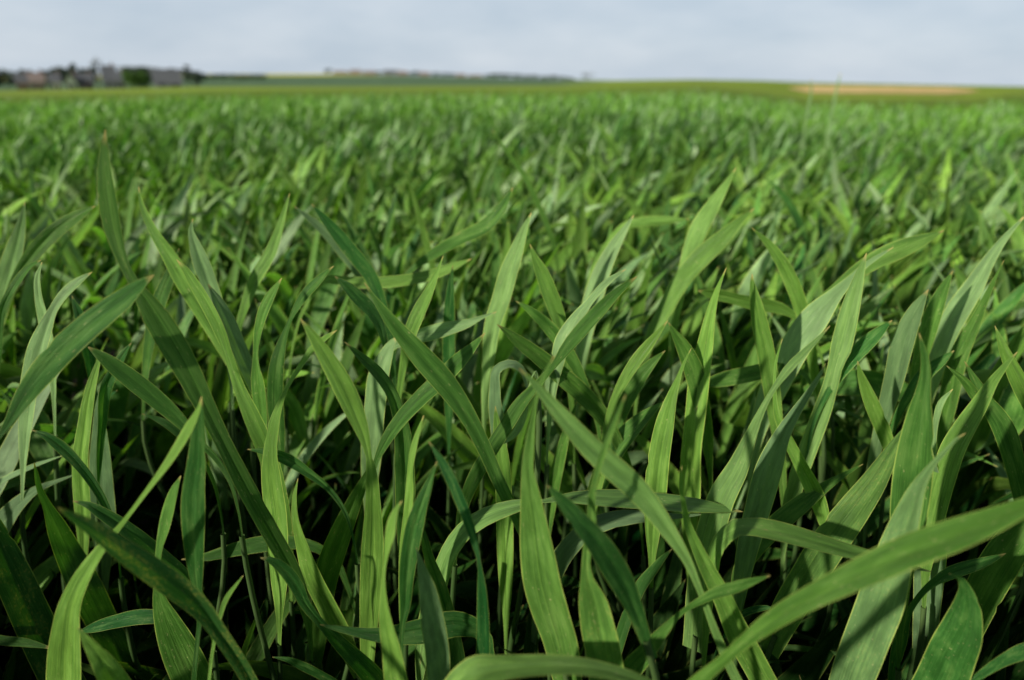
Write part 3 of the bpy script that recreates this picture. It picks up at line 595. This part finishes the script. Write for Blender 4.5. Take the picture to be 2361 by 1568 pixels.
for i in range(28):
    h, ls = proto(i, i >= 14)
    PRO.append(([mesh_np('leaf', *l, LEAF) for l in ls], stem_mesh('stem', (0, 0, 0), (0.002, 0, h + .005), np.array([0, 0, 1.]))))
def side_word(x):
    return 'far left' if x < -.55 else 'left' if x < -.2 else 'middle' if x < .2 else 'right' if x < .55 else 'far right'
rng = random.Random(5); cnt = 0; placed = []
protos = []
def place(x, y, sc, i):
    global cnt
    z = float(ground_z(math.hypot(x, y), math.atan2(x, y)))
    root = bpy.data.objects.new('wheat_plant', None); COL.objects.link(root); root.empty_display_size = .02
    root.location = (x, y, z); root.rotation_euler = (rng.uniform(-.06, .06), rng.uniform(-.06, .06), rng.uniform(-.5, .5)); root.scale = (1, 1, sc)
    u = x / (y + .12)
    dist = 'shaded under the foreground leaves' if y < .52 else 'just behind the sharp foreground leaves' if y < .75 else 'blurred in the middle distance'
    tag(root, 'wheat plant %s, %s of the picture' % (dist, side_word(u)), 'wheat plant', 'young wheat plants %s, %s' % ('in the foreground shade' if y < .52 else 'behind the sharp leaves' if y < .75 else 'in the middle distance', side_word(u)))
    ms, st = PRO[i]
    for me in ms: link('leaf', me, root)
    link('stem', st, root)
    cnt += 1
NH = len(plants)
zones = [(.16, .50, 70, .58, .74, .027), (.50, .76, 75, .86, 1.04, .026), (.76, 1.15, 300 - NH - 145, .95, 1.12, .03)]
for y0, y1, num, s0, s1, dmin in zones:
    made = tries = 0
    while made < num and tries < 20000:
        tries += 1
        y = rng.uniform(y0, y1); x = rng.uniform(-1, 1) * (y * .84 + .10)
        if any((x - a) ** 2 + (y - b) ** 2 < dmin ** 2 for a, b in placed): continue
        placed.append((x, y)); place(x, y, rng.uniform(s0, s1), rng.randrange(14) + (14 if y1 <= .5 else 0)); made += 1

# the rest of the crop: nobody could count it
def crop(name, y_lo, y_hi, dens, per, hmin, hmax, wscale, nseg, us, seed, material, label, azlim=.72, pad=.12, keep=None, lscale=1., dark=1., yellow=0.):
    rng = np.random.default_rng(seed)
    area = azlim * (y_hi ** 2 - y_lo ** 2) + 2 * pad * (y_hi - y_lo)
    n = int(area * dens)
    r = np.sqrt(rng.uniform(y_lo ** 2, y_hi ** 2, n)); a = rng.uniform(-azlim, azlim, n)
    x = r * np.sin(a) + rng.uniform(-pad, pad, n); y = r * np.cos(a)
    clump = .5 + .5 * np.sin(x * 9.1 + np.sin(y * 7.3) * 1.3) * np.sin(y * 8.3 + 1.7 * np.sin(x * 6.1))
    m_ = y > .12 if keep is None else keep(x, y); x, y, clump = x[m_], y[m_], clump[m_]; n = len(x)
    x = np.repeat(x, per); y = np.repeat(y, per); clump = np.repeat(clump, per); n *= per
    rr = np.hypot(x, y); z0 = ground_z(rr, np.arctan2(x, y))
    h = rng.uniform(hmin, hmax, n) + .02 * clump
    tall = rng.random(n) < .03; h = h + tall * rng.uniform(.02, .05, n) * (1 if y_lo > .6 else 0)
    base = np.stack([x, y, z0 + h], -1)
    L_ = rng.uniform(.10, .20, n) * lscale
    bend = np.where(rng.random(n) < .8, rng.uniform(.05, .7, n), rng.uniform(.8, 2.0, n))
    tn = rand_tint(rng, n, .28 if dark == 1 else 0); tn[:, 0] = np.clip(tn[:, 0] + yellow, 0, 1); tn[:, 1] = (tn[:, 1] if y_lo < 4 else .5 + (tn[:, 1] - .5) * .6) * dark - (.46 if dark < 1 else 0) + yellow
    if dark < 1: tn[:, 0] *= .35; tn[:, 1] = np.maximum(tn[:, 1], -.36); tn[:, 3] = 0  # deep canopy shade is put into the undergrowth tints
    arr = leaves_batch(base, rand_az(rng, n), rng.uniform(R(38), R(84), n), bend, L_, rng.uniform(.012, .021, n) * wscale, rng.uniform(-1., 1., n), rng.uniform(-1.3, 1.3, n), tn, nseg, us)
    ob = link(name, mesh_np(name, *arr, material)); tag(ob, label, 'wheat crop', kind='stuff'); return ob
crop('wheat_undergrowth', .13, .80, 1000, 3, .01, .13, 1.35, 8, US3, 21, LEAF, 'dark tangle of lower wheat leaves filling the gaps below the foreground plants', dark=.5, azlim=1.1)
crop('wheat_crop', .0, 1.5, 620, 4, .12, .295, 1.25, 6, US3, 27, LEAF, 'wheat leaves of the same field continuing past the left and right edges of the picture', azlim=math.pi, keep=lambda x, y: (y < .06) | ((np.abs(x) > .9 * np.abs(y) + .18)))
crop('wheat_crop', .64, 1.3, 480, 3, .18, .30, 1.25, 9, US3, 22, LEAF, 'dense green wheat leaves between the nearest plants, softly blurred', lscale=.88, azlim=1.05)
crop('wheat_crop', 1.2, 2.3, 380, 3, .19, .32, 1.25, 7, US3, 33, LEAF, 'dense blurred green wheat leaves just beyond the nearest plants', yellow=.06, lscale=.85, azlim=.9)
crop('wheat_crop', 2.2, 4.5, 310, 3, .19, .33, 1.2, 6, US3, 23, LEAF_FAR, 'dense blurred green wheat leaves covering the middle of the field', yellow=.14, lscale=.85)
crop('wheat_crop', 4.3, 14., 95, 3, .21, .32, 1.6, 4, US3, 24, LEAF_FAR, 'fine blurred green wheat leaves toward the far side of the field', pad=.4, yellow=.36)
crop('wheat_crop', 13.5, 45., 12, 3, .20, .26, 2.2, 3, US3, 25, LEAF_FAR, 'smooth strip of wheat tops where the near field ends', pad=1., yellow=.62)

# ------------------------------------------------------------------ village
def quadbox(x0, x1, y0, y1, z0, z1):
    v = [(x, y, z) for z in (z0, z1) for x, y in ((x0, y0), (x1, y0), (x1, y1), (x0, y1))]
    return v, [(0, 3, 2, 1), (4, 5, 6, 7), (0, 1, 5, 4), (1, 2, 6, 5), (2, 3, 7, 6), (3, 0, 4, 7)]
class MB:
    def __init__(s): s.v = []; s.f = []
    def box(s, *a):
        v, f = quadbox(*a); o = len(s.v); s.v += v; s.f += [tuple(i + o for i in q) for q in f]; return s
    def poly(s, v, f): o = len(s.v); s.v += v; s.f += [tuple(i + o for i in q) for q in f]; return s
    def build(s, name, material, parent):
        me = bpy.data.meshes.new(name); me.from_pydata(s.v, [], s.f); me.materials.append(material); me.update()
        return link(name, me, parent)
def house(xl, xr, ytop, r, wallm, roofm, label, gable=False, chim=True, hroof=.45, name='village_house', win=True):
    """seen between picture columns xl and xr, ridge at row ytop, at distance r"""
    xc = (xl + xr) / 2; a = azim(xc, ytop); wdt = 2 * r * math.tan((azim(xr) - azim(xl)) / 2)
    g = float(surf(r, a)) - .6; top = EYE[2] + r * math.tan(elev(xc, ytop)); H = max(top - g, 3.); hw = H * (1 - hroof); dpt = max(7., wdt * .6)
    root = bpy.data.objects.new(name, None); COL.objects.link(root); root.location = (r * math.sin(a), r * math.cos(a), g); root.rotation_euler = (0, 0, -a)
    hx = wdt / 2
    tag(root, label, 'house' if name != 'barn' else 'barn', 'houses of the village on the left' if xc < 500 else 'houses of the distant village')
    W = MB().box(-hx, hx, 0, dpt, 0, hw)
    e = .35
    if gable:
        W.poly([(-hx, .001, hw), (hx, .001, hw), (0, .001, H - .1), (-hx, dpt - .001, hw), (hx, dpt - .001, hw), (0, dpt - .001, H - .1)], [(0, 1, 2), (3, 5, 4)])
        Rf = MB().poly([(-hx - e, -e, hw - .2), (0, -e, H), (hx + e, -e, hw - .2), (-hx - e, dpt + e, hw - .2), (0, dpt + e, H), (hx + e, dpt + e, hw - .2),
                        (-hx - e, -e, hw - .02), (0, -e, H + .22), (hx + e, -e, hw - .02), (-hx - e, dpt + e, hw - .02), (0, dpt + e, H + .22), (hx + e, dpt + e, hw - .02)],
                       [(0, 1, 4, 3), (1, 2, 5, 4), (6, 9, 10, 7), (7, 10, 11, 8), (0, 6, 7, 1), (1, 7, 8, 2), (3, 4, 10, 9), (4, 5, 11, 10), (0, 3, 9, 6), (2, 8, 11, 5)])
    else:
        m_ = dpt / 2
        W.poly([(-hx + .001, 0, hw), (-hx + .001, dpt, hw), (-hx + .001, m_, H - .1), (hx - .001, 0, hw), (hx - .001, dpt, hw), (hx - .001, m_, H - .1)], [(0, 2, 1), (3, 4, 5)])
        Rf = MB().poly([(-hx - e, -e, hw - .2), (-hx - e, m_, H), (-hx - e, dpt + e, hw - .2), (hx + e, -e, hw - .2), (hx + e, m_, H), (hx + e, dpt + e, hw - .2),
                        (-hx - e, -e, hw - .02), (-hx - e, m_, H + .22), (-hx - e, dpt + e, hw - .02), (hx + e, -e, hw - .02), (hx + e, m_, H + .22), (hx + e, dpt + e, hw - .02)],
                       [(0, 3, 4, 1), (1, 4, 5, 2), (6, 7, 10, 9), (7, 8, 11, 10), (0, 6, 9, 3), (2, 5, 11, 8), (0, 1, 7, 6), (1, 2, 8, 7), (3, 9, 10, 4), (4, 10, 11, 5)])
    W.build('wall', wallm, root); rf = Rf.build('roof', roofm, root)
    if chim: MB().box(hx * .5, hx * .5 + .7, dpt / 2 - .35, dpt / 2 + .35, hw + (H - hw) * .2, H + 1.).build('chimney', BRICK, rf)
    if win:
        nx = max(2, int(wdt / 3)); d = int(nx / 2)
        rows = [1.0] if hw < 4.6 else [1.0, hw - 1.9]
        for zi, z in enumerate(rows):
            for q in range(nx):
                xx = -hx + wdt * (q + .5) / nx
                if zi == 0 and q == d: MB().box(xx - .5, xx + .5, -.05, .02, 0.02, 2.1).build('door', DOOR, root)
                else: MB().box(xx - .5, xx + .5, -.04, .02, z, z + 1.3).build('window', GLASS, root)
    return root

def crown_mesh(seed, n, rx, rz, leafsz, gap=.5, spiky=0.):
    rng = np.random.default_rng(seed); cl = 26
    cc = norm(rng.normal(size=(cl, 3))) * rng.uniform(.35, .9, (cl, 1)) * [rx, rx, rz]; rad = rng.uniform(.16, .34, cl) * rx
    k_ = rng.integers(0, cl, n); p_ = cc[k_] + norm(rng.normal(size=(n, 3))) * (rad[k_] * rng.random(n) ** .4)[:, None]
    a_ = norm(rng.normal(size=(n, 3))); b_ = norm(np.cross(a_, rng.normal(size=(n, 3)))); s_ = (rng.uniform(.5, 1.2, n) * leafsz)[:, None]
    co = np.stack([p_ - a_ * s_, p_ + b_ * s_ * .6, p_ + a_ * s_, p_ - b_ * s_ * .6], 1).reshape(-1, 3)
    return co, np.arange(n * 4).reshape(-1, 4)
def tree(x, ytop, r, wpx, crm, label, seed, group, tall=None, bare=False, name='tree'):
    a = azim(x, ytop); g = float(surf(r, a)) - .3; top = EYE[2] + r * math.tan(elev(x, ytop)); H = max(top - g, 2.)
    rx = wpx / FP * r / 2
    root = bpy.data.objects.new(name, None); COL.objects.link(root); root.location = (r * math.sin(a), r * math.cos(a), g)
    tag(root, label, 'tree' if name == 'tree' else 'bush', group)
    low = .12 if name == 'bush' else .30
    rz = H * (1 - low) / 2
    co, f = crown_mesh(seed, 2200 if not bare else 600, rx, rz, min(rx, rz) * (.17 if not bare else .09)); co = co + [0, 0, H - rz]
    co[:, 2] = np.minimum(co[:, 2], H * 1.02)
    link('crown', mesh_np('crown', co, f, None, None, crm, False), root)
    # tapered trunk with limbs
    rngl = np.random.default_rng(seed); vs, fs = [], []
    def limb(p0, p1, r0_, r1_):
        p0, p1 = np.array(p0), np.array(p1); T = norm(p1 - p0); X = norm(np.cross(T, [.3, 1, .1])); Z = np.cross(T, X); o = len(vs)
        for p_, rr_ in ((p0, r0_), ((p0 + p1) / 2 + rngl.normal(size=3) * .03 * H, (r0_ + r1_) / 2), (p1, r1_)):
            for t_ in np.linspace(0, 2 * math.pi, 6, endpoint=False): vs.append(tuple(p_ + X * rr_ * math.cos(t_) + Z * rr_ * math.sin(t_)))
        for i in range(2):
            for j in range(6): fs.append((o + i*6 + j, o + i*6 + (j+1) % 6, o + (i+1)*6 + (j+1) % 6, o + (i+1)*6 + j))
    limb((0, 0, 0), (0, 0, H * .8), H * .028, H * .008)
    for q in range(6):
        t_ = q * 1.1 + seed; zz = H * (.3 + .08 * q)
        limb((0, 0, zz), (rx * .75 * math.cos(t_), rx * .75 * math.sin(t_), zz + H * .2), H * .012, H * .004)
    mb = MB(); mb.v = vs; mb.f = fs; mb.build('trunk', BARK, root)
    return root
HEDGE = simple('hedge_foliage', (.09, .15, .10), (.14, .21, .13), .5)
VR = 255
house(32, 62, 170, VR + 8, BRICK, SLATE, 'blurred pinkish brick house with dark roof, leftmost of the village houses')
house(64, 98, 168, VR, BRICK, TILE, 'blurred reddish brick house with a warm dull tiled roof in the village at left')
house(110, 136, 170, VR, WHITE, SLATE, 'small blurred white house with dark slate roof in the village at left')
house(146, 172, 171, VR - 6, WHITE, SLATE, 'blurred house with a bright white pointed gable in the village at left', gable=True)
house(175, 211, 170, VR, BRICK, SLATE, 'long low pinkish house right of the white gable house in the village')
house(232, 262, 152, VR + 20, GREYW, SLATE, 'blurred house with high grey slate roof in the middle of the left village', hroof=.6)
house(258, 284, 166, VR, GREYW, SLATE, 'low grey house left of the round green bush in the village')
house(350, 415, 160, VR, GREYW, SLATE, 'long grey barn with wide slate roof at the right end of the left village', name='barn', hroof=.68, chim=False)
GT = 'trees around the left village'
for i, (x, yt, wp, c, lab) in enumerate([
    (-40, 160, 60, CROWN, 'dark tree just off the left edge of the village'), (8, 164, 34, CROWN, 'dark bushy tree at the left edge of the picture'),
    (53, 160, 26, CROWN, 'small dark round tree behind the leftmost brick houses'), (104, 165, 22, CROWN, 'narrow dark tree between the brick house and the white house'),
    (128, 159, 30, CROWN, 'dark tree behind the small white house'), (152, 147, 26, CROWN, 'tallest dark tree of the village, behind the white gable'),
    (183, 156, 26, CROWN, 'dark tree behind the long pinkish house'), (202, 155, 20, CROWN, 'slender dark tree left of the tall pale building'),
    (300, 156, 60, CROWN, 'wide dark tree behind the round green bush'), (336, 156, 50, CROWN, 'dark tree left of the long grey barn'),
    (393, 154, 24, CROWN, 'small dark tree behind the long grey barn'), (428, 147, 14, CROWN, 'slim dark poplar right of the long grey barn'),
    (445, 166, 40, CROWN, 'low dark tree at the right end of the left village')]):
    tree(x, yt - 2, VR + 28 + (i * 7) % 12, wp * 1.5, c, lab, 40 + i, GT)
tree(217, 128, VR + 60, 24, CROWN3, 'hazy pale bare tree towering over the left village', 70, GT, bare=True)
tree(316, 160, VR - 12, 62, CROWN2, 'bright green rounded bush in front of the left village', 71, GT, name='bush')
for i in range(7):
    tree(470 + i * 22, 169.5 + .25 * i, 520, 26, HEDGE, 'low tree of the hedge running right from the left village', 80 + i, 'hedge trees beside the left village')
r_ = 950
for i, (a_, b_, yt, wm, rm, lab) in enumerate([
    (768, 800, 163.5, GREYW, TILE, 'far house with brownish roof at the left end of the distant village'), (806, 832, 161, BRICK, TILE, 'far reddish house, highest roof in the left part of the distant village'),
    (838, 866, 163.5, BRICK, TILE, 'far low reddish house left of the gap in the distant village'), (884, 912, 161.5, GREYW, SLATE, 'far grey house in the middle of the distant village'),
    (916, 940, 164, BRICK, TILE, 'far reddish house right of the grey one in the distant village'), (966, 990, 166, BRICK, TILE, 'far low reddish house between dark trees of the distant village'),
    (1050, 1074, 170, BRICK, TILE, 'far pink-roofed house in the gap between the distant trees'), (1080, 1112, 172.5, WHITE, TILE, 'far pale low house right of the pink-roofed one')]):
    house(a_, b_, yt, r_ + 15 * (i % 3), wm, rm, lab, hroof=.55)
GT2 = 'trees along the distant village'
for i, (x, yt, wp) in enumerate([(756, 158, 18), (782, 164, 26), (802, 165, 22), (828, 164, 22), (850, 165, 24), (872, 163, 26), (895, 163, 26), (918, 161, 26), (945, 166, 26), (958, 163, 24), (985, 167, 26), (1005, 166, 24), (1025, 167, 26), (1040, 168, 20),
        (1128, 170, 26), (1145, 168, 30), (1166, 168, 28), (1190, 170, 30), (1212, 172, 28), (1234, 172, 26), (1256, 174, 26), (1278, 173, 28), (1300, 176, 24), (1316, 178, 18)]):
    yt = yt + 1.0
    tree(x, yt, r_ + 30 + (i * 11) % 40, wp, CROWN, 'dark tree in the low treeline of the distant village, picture column %s' % ['left end', 'left part', 'middle', 'right part'][min(3, i // 7)] if False else
         'small dark tree in the %s of the distant treeline' % ['left end', 'left part', 'middle', 'right end'][min(3, i // 7)], 100 + i, GT2)
tree(1356, 165, 1500, 34, CROWN3, 'single faint hazy round tree right of the distant village', 140, GT2, bare=True)
